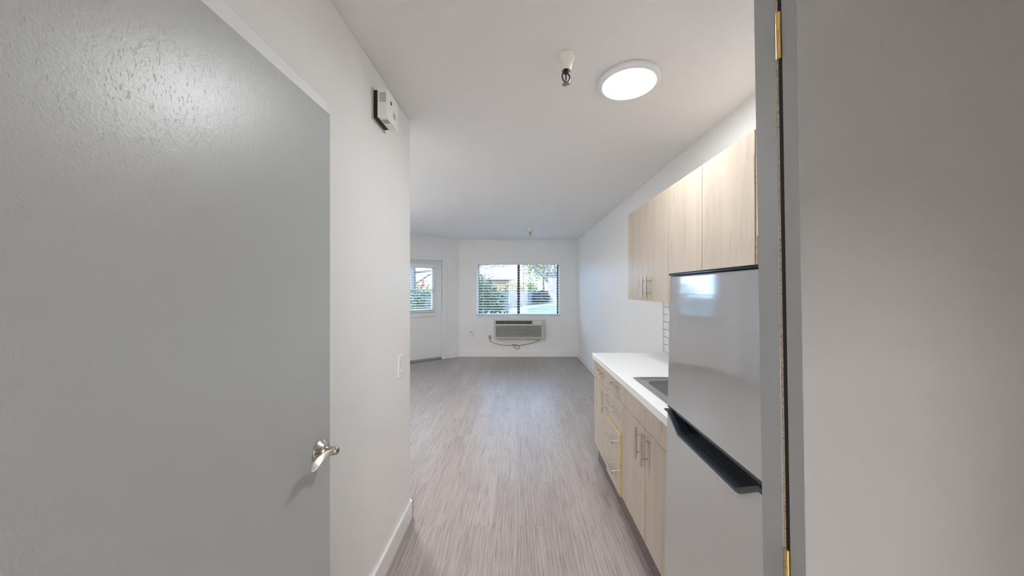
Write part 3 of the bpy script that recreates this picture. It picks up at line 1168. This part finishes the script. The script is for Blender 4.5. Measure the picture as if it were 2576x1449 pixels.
pl = thing('call_plate', 'white wall plate with a red button left of the air conditioner', 'wall plate', (-0.976, YB, H(-0.905)))
MB().box(-1.028, -0.932, YB - 0.016, YB, H(-0.99), H(-0.838), 0.003).build('plate', 'plastic_white', pl)
MB().box(-1.0, -0.968, YB - 0.021, YB - 0.014, H(-0.905), H(-0.888), 0.002).build('button', 'red_plastic', pl)
MB().box(-0.962, -0.952, YB - 0.0168, YB - 0.015, H(-0.957), H(-0.947)).build('indicator', 'plastic_dark', pl)
bp = thing('blank_plate', 'flat blank wall plate just above the red button plate', 'wall plate', (-0.976, YB, H(-0.80)))
MB().box(-1.02, -0.93, YB - 0.004, YB, H(-0.832), H(-0.765), 0.0015).build('plate', 'white_wall', bp)


def outlet(name, label, place, w=0.07, h=0.115, dev=False):
    """place maps (across, out, up) to the world"""
    t = thing(name, label, 'outlet', place((0, 0, 0)))
    MB(place).box(-w / 2, w / 2, 0, 0.006, -h / 2, h / 2, 0.002).build('plate', 'plastic_white', t)
    for s in (-1, 1):
        m = MB(place)
        zc = s * 0.021
        for d in (-0.007, 0.007):
            m.box(d - 0.0012, d + 0.0012, 0.0055, 0.0065, zc - 0.005, zc + 0.005)
        m.box(-0.002, 0.002, 0.0055, 0.0065, zc - 0.013, zc - 0.009)
        m.build('socket', 'plastic_dark', t)
    return t


outlet('wall_outlet', 'white outlet with the air conditioner plug, on the back wall', lambda p: (-0.585 + p[0], YB - p[1], H(-0.985) + p[2]))
rp = lambda y, z: (lambda p: (XR - p[1], y - p[0], z + p[2]))
t = outlet('wall_outlet', 'white outlet holding a small plugged device on the right wall', rp(5.34, 0.622), 0.075, 0.12)
f = rp(5.34, 0.622)
m = MB(f)
m.box(-0.028, 0.028, 0.006, 0.030, -0.055, 0.05, 0.004)
dv = m.build('plug_device', 'plastic_white', t)
m = MB(f)
m.box(-0.010, 0.010, 0.029, 0.032, -0.022, -0.006, 0.001)
m.build('lens', 'plastic_dark', dv)
outlet('wall_outlet', 'plain white outlet on the right wall nearest the back corner', rp(6.06, 0.56))

# ------------------------------------------------------------------ through-wall air conditioner
ac = thing('air_conditioner', 'beige through-wall air conditioner under the back window', 'air conditioner', (0.015, YB, H(-1.05)))
ax0, ax1, az0, az1 = -0.493, 0.517, H(-1.006), H(-0.630)
yf = YB - 0.17
m = MB()
m.box(ax0 + 0.03, ax1 - 0.03, YB - 0.13, YB, az0 + 0.02, az1 - 0.01)
m.build('sleeve', 'plastic_beige', ac)
m = MB()
rec = az0 + 0.02
m.box(ax0, ax1, yf + 0.022, YB - 0.06, az0, az1, 0.004)          # rear slab of the front panel
m.box(ax0, ax0 + 0.042, yf, yf + 0.03, az0, az1, 0.006)
m.box(ax1 - 0.042, ax1, yf, yf + 0.03, az0, az1, 0.006)
m.box(ax0 + 0.03, ax1 - 0.03, yf, yf + 0.03, az0, az0 + 0.03, 0.004)
m.box(ax0 + 0.03, ax1 - 0.03, yf, yf + 0.03, az1 - 0.12, az1 - 0.082, 0.004)
m.box(ax0 + 0.03, ax1 - 0.03, yf, yf + 0.03, az1 - 0.018, az1, 0.004)
m.box(0.285, ax1 - 0.03, yf, yf + 0.03, az1 - 0.10, az1 - 0.01, 0.003)
m.build('front_panel', 'plastic_beige', ac)
m = MB()
m.box(ax0 + 0.042, ax1 - 0.042, yf + 0.019, yf + 0.024, az0 + 0.03, az1 - 0.12)
m.build('grille_back', 'grille_dark', ac)
m = MB()
n = 10
z0, z1 = az0 + 0.030, az1 - 0.124
for i in range(n):
    z = z0 + (z1 - z0) * (i + 0.5) / n
    m.prism([(ax0 + 0.040, yf + 0.003, z - 0.0055), (ax0 + 0.040, yf + 0.003, z + 0.0035), (ax0 + 0.040, yf + 0.018, z + 0.006), (ax0 + 0.040, yf + 0.018, z - 0.001)], (ax1 - ax0 - 0.08, 0, 0))
m.build('louvre', 'plastic_beige', ac)
m = MB()
m.box(ax0 + 0.044, 0.284, yf + 0.018, yf + 0.0235, az1 - 0.083, az1 - 0.017)
m.build('outlet_grille', 'grille_dark', ac)
m = MB()
for i in range(1, 4):
    x = ax0 + 0.044 + (0.284 - ax0 - 0.044) * i / 4
    m.box(x - 0.003, x + 0.003, yf + 0.002, yf + 0.02, az1 - 0.083, az1 - 0.017)
for i in range(1, 4):
    z = az1 - 0.083 + 0.066 * i / 4
    m.box(ax0 + 0.044, 0.284, yf + 0.012, yf + 0.017, z - 0.0015, z + 0.0015)
m.build('outlet_vane', 'grille_grey', ac)
m = MB()
m.box(0.312, 0.470, yf - 0.004, yf + 0.004, az1 - 0.092, az1 - 0.014, 0.003)
m.build('control_cover', 'plastic_grey', ac)
m = MB()
cy = YB - 0.02
key = [(-0.585, YB - 0.03, H(-1.03)), (-0.578, cy, H(-1.075)), (-0.53, cy, H(-1.11)), (-0.42, cy, H(-1.145)), (-0.30, cy, H(-1.165)), (-0.19, cy, H(-1.172)),
       (-0.12, cy, H(-1.16)), (-0.09, cy - 0.008, H(-1.185)), (-0.07, cy - 0.01, H(-1.215)), (-0.03, cy - 0.012, H(-1.24)), (0.01, cy - 0.01, H(-1.245)),
       (0.03, cy - 0.004, H(-1.215)), (0.01, cy, H(-1.18)), (-0.05, cy + 0.004, H(-1.155)), (-0.105, cy, H(-1.152)), (-0.10, cy - 0.008, H(-1.17)), (-0.02, cy - 0.006, H(-1.172)),
       (0.10, cy, H(-1.16)), (0.25, cy, H(-1.13)), (0.38, cy, H(-1.09)), (0.44, cy - 0.04, H(-1.03)), (0.47, cy - 0.06, H(-0.995))]


def catmull(P, n=6):
    P = [Vector(p) for p in P]
    out = []
    for i in range(len(P) - 1):
        a, b, c, d = P[max(i - 1, 0)], P[i], P[i + 1], P[min(i + 2, len(P) - 1)]
        for k in range(n):
            t = k / n
            out.append(0.5 * ((2 * b) + (c - a) * t + (2 * a - 5 * b + 4 * c - d) * t * t + (3 * b - a - 3 * c + d) * t ** 3))
    out.append(P[-1])
    return out


m.tube(catmull(key), 0.006, 8)
cd = m.build('power_cord', 'cord_beige', ac)
m = MB()
m.box(-0.604, -0.566, YB - 0.05, YB - 0.0065, H(-1.035), H(-0.965), 0.006)
m.build('plug', 'grille_grey', cd)

# ------------------------------------------------------------------ garden outside the windows


def gz(y):
    return min(-0.424 + 0.045 * y, 0.55)


m = MB()
rows, cols = 30, 20
grid = []
for j in range(rows + 1):
    y = 7.3 + 33 * j / rows
    grid.append([(-26 + 46 * i / cols, y, gz(y)) for i in range(cols + 1)])
vs = [[m.bm.verts.new(p) for p in r] for r in grid]
for a, b in zip(vs, vs[1:]):
    for i in range(cols):
        m.bm.faces.new((a[i], a[i + 1], b[i + 1], b[i]))
o = m.build('lawn', 'lawn_green')
struct(o, 'sloping green lawn outside the window', 'lawn')
pc = catmull([(-6.5, 12.6, 0), (-3.2, 13.8, 0), (-1.0, 15.5, 0), (-0.05, 17.2, 0), (1.0, 19.0, 0), (2.3, 20.3, 0), (5.0, 21.0, 0)], 6)
m = MB()
L = []
for i, p in enumerate(pc):
    t = (pc[min(i + 1, len(pc) - 1)] - pc[max(i - 1, 0)]).normalized()
    s = Vector((-t.y, t.x, 0)) * 0.34
    a, b = p - s, p + s
    L.append([(a.x, a.y, gz(a.y) + 0.015), (b.x, b.y, gz(b.y) + 0.015), (b.x, b.y, gz(b.y) - 0.05), (a.x, a.y, gz(a.y) - 0.05)])
m.loft(L)
struct(m.build('garden_path', 'concrete'), 'pale concrete path curving across the lawn', 'path')

# board fence
fp = [Vector(p) for p in ((-14, 12.5, 0), (-6.0, 14.6, 0), (-2.6, 16.2, 0), (-0.25, 17.8, 0), (1.35, 21.6, 0), (6, 23.0, 0))]
fence = thing('board_fence', 'weathered blue grey board fence across the garden', 'fence', (fp[3].x, fp[3].y, gz(fp[3].y)))
m = MB()
random.seed(5)
for a, b in zip(fp, fp[1:]):
    n = max(1, int((b - a).length / 0.15))
    d = (b - a) / n
    u = d.normalized()
    nn = Vector((-u.y, u.x, 0)) * 0.01
    for k in range(n):
        p, q = a + d * k + u * 0.004, a + d * (k + 1) - u * 0.004
        zb, zt = gz(p.y) - 0.03, 1.275 + random.uniform(-0.015, 0.015) + 0.01 * (p.x + 0.25 if p.x > 0 else 0)
        off = nn * random.uniform(-0.4, 0.4)
        pts = [p - nn + off, q - nn + off, q + nn + off, p + nn + off]
        m.prism([(v.x, v.y, zb) for v in pts], (0, 0, zt - zb))
m.build('boards', 'fence_wood', fence, smooth=False)
m = MB()
for a, b in zip(fp, fp[1:]):
    for z in (0.75, 1.15):
        m.tube([(a.x, a.y + 0.05, z), (b.x, b.y + 0.05, z)], 0.03, 4)
m.build('rails', 'fence_wood', fence)


def foliage(m, c, r, n, L, W, seed, flat=0.0, lo=0.55):
    rnd = random.Random(seed)
    c = Vector(c)
    for _ in range(n):
        v = Vector((rnd.gauss(0, 1), rnd.gauss(0, 1), rnd.gauss(0, 1))).normalized()
        k = lo + (1 - lo) * rnd.random() ** 0.6
        p = c + Vector((v.x * r[0], v.y * r[1], v.z * r[2])) * k
        d = (v + Vector((rnd.uniform(-.8, .8), rnd.uniform(-.8, .8), rnd.uniform(-.9, .4)))).normalized()
        nrm = (v * 0.6 + Vector((rnd.uniform(-1, 1), rnd.uniform(-1, 1), rnd.uniform(0, 1.5)))).normalized()
        s = rnd.uniform(0.7, 1.25)
        m.leaf(p, d, nrm, L * s, W * s)


def branch(m, rnd, p, d, L, r, depth, spread=0.6, bias=Vector((0, 0, 0.1)), tips=None):
    pts, rs = [p.copy()], [r]
    n = 4
    dd = d.copy()
    for i in range(n):
        dd = (dd + Vector((rnd.uniform(-1, 1), rnd.uniform(-1, 1), rnd.uniform(-1, 1))) * 0.16 + bias * 0.15).normalized()
        pts.append(pts[-1] + dd * (L / n))
        rs.append(r * (1 - 0.45 * (i + 1) / n))
    m.tube(pts, rs, 8 if depth > 2 else 5)
    if depth <= 0:
        if tips is not None:
            tips.append(pts[-1])
        return
    for k in range(rnd.choice((2, 3, 3))):
        i = rnd.randint(2, n)
        nd = (dd + Vector((rnd.uniform(-1, 1), rnd.uniform(-1, 1), rnd.uniform(-0.7, 1))) * spread + bias * 0.3).normalized()
        branch(m, rnd, pts[i], nd, L * rnd.uniform(0.6, 0.85), rs[i] * 0.68, depth - 1, spread, bias, tips)


# leafy bush below the window
bu = thing('leafy_bush', 'dark green broad-leaved bush growing just outside the back window', 'bush', (-0.98, 9.5, gz(9.5)))
m = MB()
rnd = random.Random(8)
for k in range(9):
    a = 2 * PI * k / 9
    m.tube([(-0.98 + 0.05 * math.cos(a), 9.5 + 0.05 * math.sin(a), gz(9.5)), (-0.98 + 0.25 * math.cos(a), 9.5 + 0.25 * math.sin(a), 0.6),
            (-0.98 + 0.4 * math.cos(a), 9.5 + 0.4 * math.sin(a), 1.2)], [0.025, 0.018, 0.008], 6)
m.build('stems', 'bark_grey', bu)
m = MB()
foliage(m, (-1.0, 9.5, 0.72), (0.78, 0.62, 0.80), 2400, 0.13, 0.05, 11, lo=0.3)
foliage(m, (-1.12, 9.5, 1.25), (0.50, 0.50, 0.48), 1100, 0.13, 0.05, 12, lo=0.2)
foliage(m, (-1.10, 9.5, 1.62), (0.34, 0.3, 0.26), 110, 0.12, 0.045, 13, lo=0.2)
m.build('leaves', 'leaf_dark', bu, smooth=False)

# big forked tree at the right
tx, ty = 2.25, 21.3
tr = thing('forked_tree', 'large pale-barked tree with forked limbs beyond the path', 'tree', (tx, ty, gz(ty)))
m = MB()
b0 = gz(ty) - 0.05
m.tube([(tx + .02, ty, b0), (tx, ty, b0 + 0.15), (tx - .02, ty, b0 + 0.5), (tx - .05, ty, 1.25), (tx - .02, ty, 1.75), (tx + 0.0, ty, 2.1)],
       [0.42, 0.33, 0.27, 0.28, 0.36, 0.40], 16)
m.build('trunk', 'bark_pale', tr)
m = MB()
limbs = [([(tx - 0.2, ty, 1.85), (tx - 0.65, ty, 2.3), (tx - 1.15, ty, 2.75), (tx - 1.35, ty, 3.3), (tx - 1.45, ty, 4.2)], [0.20, 0.12, 0.075, 0.055, 0.04]),
         ([(tx - 0.1, ty + .1, 2.0), (tx - 0.28, ty + .2, 2.6), (tx - 0.75, ty + .4, 3.3), (tx - 0.8, ty + .4, 4.6)], [0.20, 0.10, 0.11, 0.10]),
         ([(tx + 0.2, ty, 1.9), (tx + 0.42, ty, 2.5), (tx + 0.55, ty, 3.2), (tx + 0.7, ty, 4.8)], [0.30, 0.20, 0.19, 0.16]),
         ([(tx + 0.05, ty - .1, 2.0), (tx + 0.08, ty - .2, 2.7), (tx + 0.02, ty - .3, 3.4), (tx + 0.1, ty - .3, 4.6)], [0.14, 0.055, 0.05, 0.04])]
for p, r in limbs:
    P = catmull(p, 5)
    R = [r[min(int(i / 5), len(r) - 1)] * (1 - (i % 5) / 5) + r[min(int(i / 5) + 1, len(r) - 1)] * ((i % 5) / 5) for i in range(len(P))]
    m.tube(P, R, 12)
rnd = random.Random(21)
for k in range(5):
    branch(m, rnd, Vector((tx - 1.3 + 0.5 * k, ty, 3.8)), Vector((rnd.uniform(-.6, .6), 0, 1)).normalized(), 1.4, 0.07, 2)
m.build('limbs', 'bark_grey', tr)

# bare tree seen through the patio door, its twigs reach across the window
bt = thing('bare_tree', 'bare winter tree with fine twigs spreading over the garden', 'tree', (-4.45, 14.0, gz(14)))
m = MB()
rnd = random.Random(4)
m.tube([(-4.45, 14, gz(14) - .05), (-4.42, 14, 0.9), (-4.4, 14, 1.7), (-4.42, 14, 2.4), (-4.4, 14, 3.2)], [0.16, 0.13, 0.12, 0.11, 0.09], 10)
for k, (z, dx, dz, L) in enumerate(((1.6, 1, 0.55, 1.5), (2.1, 1, 0.25, 1.7), (2.5, -0.6, 0.8, 1.3), (2.8, 1, 0.1, 1.8), (3.1, 0.9, 0.3, 1.8), (3.2, 0.3, 0.9, 1.4), (3.0, 1, -0.1, 1.7))):
    branch(m, rnd, Vector((-4.41, 14, z)), Vector((dx, rnd.uniform(-.3, .3), dz)).normalized(), L, 0.055, 4, 0.55, Vector((0.45, 0, 0.0)))
m.build('branches', 'bark_grey', bt)
bt = thing('bare_tree', 'bare twiggy tree behind the dark leafy bush, left half of the window', 'tree', (-2.05, 15.2, gz(15.2)))
m = MB()
rnd = random.Random(14)
m.tube([(-2.05, 15.2, gz(15.2) - .05), (-2.04, 15.2, 1.2), (-2.0, 15.2, 2.0), (-1.98, 15.2, 2.8)], [0.09, 0.07, 0.055, 0.04], 8)
for k in range(22):
    z = 1.5 + 0.065 * k
    branch(m, rnd, Vector((-2.0, 15.2, z)), Vector((1, rnd.uniform(-.4, .4), rnd.uniform(-0.1, 0.7))).normalized(), 1.0, 0.012, 3, 0.6, Vector((0.5, 0, 0.05)))
m.build('branches', 'bark_grey', bt)


def leafy_tree(name, label, x, y, r, zc, mat, n, seed, trunk=0.12, L=0.22, W=0.11, group=None):
    t = thing(name, label, 'tree', (x, y, gz(y)), group)
    m = MB()
    m.tube([(x, y, gz(y) - 0.05), (x + 0.05, y, zc * 0.5), (x, y, zc)], [trunk, trunk * 0.8, trunk * 0.4], 8)
    m.build('trunk', 'bark_grey', t)
    m = MB()
    rnd = random.Random(seed)
    for k in range(5):
        c = (x + rnd.uniform(-.5, .5) * r[0], y + rnd.uniform(-.4, .4) * r[1], zc + rnd.uniform(-.4, .5) * r[2])
        foliage(m, c, (r[0] * .62, r[1] * .62, r[2] * .62), n // 5, L, W, seed * 10 + k, lo=0.25)
    m.build('crown', mat, t, smooth=False)


leafy_tree('garden_tree', 'yellow green leafy tree behind the fence, left of the forked tree', 0.75, 25.6, (0.8, 0.7, 0.8), 1.55, 'leaf_yellow', 800, 31)
leafy_tree('garden_tree', 'tall olive tree crown behind the forked tree', 2.1, 28.0, (2.0, 1.6, 2.2), 2.9, 'leaf_olive', 3000, 32)
leafy_tree('garden_tree', 'low yellow hedge tree peeping over the middle of the fence', -0.35, 23.0, (1.05, 0.6, 0.55), 1.2, 'leaf_yellow', 900, 33)
leafy_tree('garden_tree', 'olive hedge tree behind the fence, seen through the patio door', -6.6, 20.0, (2.0, 1.4, 1.0), 1.3, 'leaf_olive', 1200, 34)


def shrub(x, y, r, seed, label):
    t = thing('dark_shrub', label, 'shrub', (x, y, gz(y)), None)
    m = MB()
    for k in range(5):
        a = 2 * PI * k / 5
        m.tube([(x, y, gz(y)), (x + 0.3 * r * math.cos(a), y + 0.3 * r * math.sin(a), gz(y) + r)], [0.03, 0.012], 5)
    m.build('stems', 'bark_grey', t)
    m = MB()
    foliage(m, (x, y, gz(y) + r * 0.75), (r, r * 0.8, r * 0.8), 700, 0.14, 0.07, seed, lo=0.3)
    m.build('leaves', 'leaf_shrub', t, smooth=False)


shrub(1.38, 20.6, 0.52, 41, 'dark shrub in front of the fence, left of the forked tree')
shrub(3.1, 22.0, 0.6, 42, 'dark shrub standing right of the forked tree')
leafy_tree('young_tree', 'small leafy shrub seen through the patio door glass', -3.35, 11.6, (0.45, 0.4, 0.55), 0.95, 'leaf_dark', 600, 45, 0.03, 0.12, 0.05)

# brick-coloured neighbour house far behind
hs_ = thing('neighbour_house', 'distant orange brick house with low roof beyond the garden', 'house', (-4, 38, 0.4))
MB().box(-9.0, -0.7, 38, 44, 0.4, 2.5).build('house_wall', 'brick_house', hs_)
m = MB()
m.prism([(-9.3, 37.5, 2.45), (-9.3, 44.5, 2.45), (-9.3, 41, 2.95)], (9.0, 0, 0))
m.build('roof', 'roof_tile', hs_)

# red feeder hanging in the bare tree
fd_ = thing('bird_feeder', 'small red bird feeder hanging outside the patio door', 'feeder', (-2.95, 9.9, 1.6))
m = MB()
cx_, cy_, cz_ = -2.82, 9.9, 1.62
m.lathe([(0.01, -0.12), (0.045, -0.11), (0.05, -0.08), (0.025, -0.05), (0.028, 0.07), (0.012, 0.10)], (cx_, cy_, cz_), 'z', 16)
m.build('bottle', 'red_plastic', fd_)
m = MB()
m.tube([(cx_, cy_, cz_ + 0.095), (cx_, cy_, 2.552)], 0.003, 6)
m.lathe([(0.01, -0.135), (0.075, -0.132), (0.075, -0.122), (0.01, -0.119)], (cx_, cy_, cz_), 'z', 16)
m.build('hanger', 'bark_grey', fd_)
# eave beam the feeder hangs from
o = MB(A).box(-1.2, 0.3, -3.4, -3.2, 2.55, 2.68).box(0.1, 0.3, -3.3, -0.15, 2.55, 2.68).build('porch_beam', 'trim_white')
struct(o, 'porch beam outside above the patio door', 'beam')
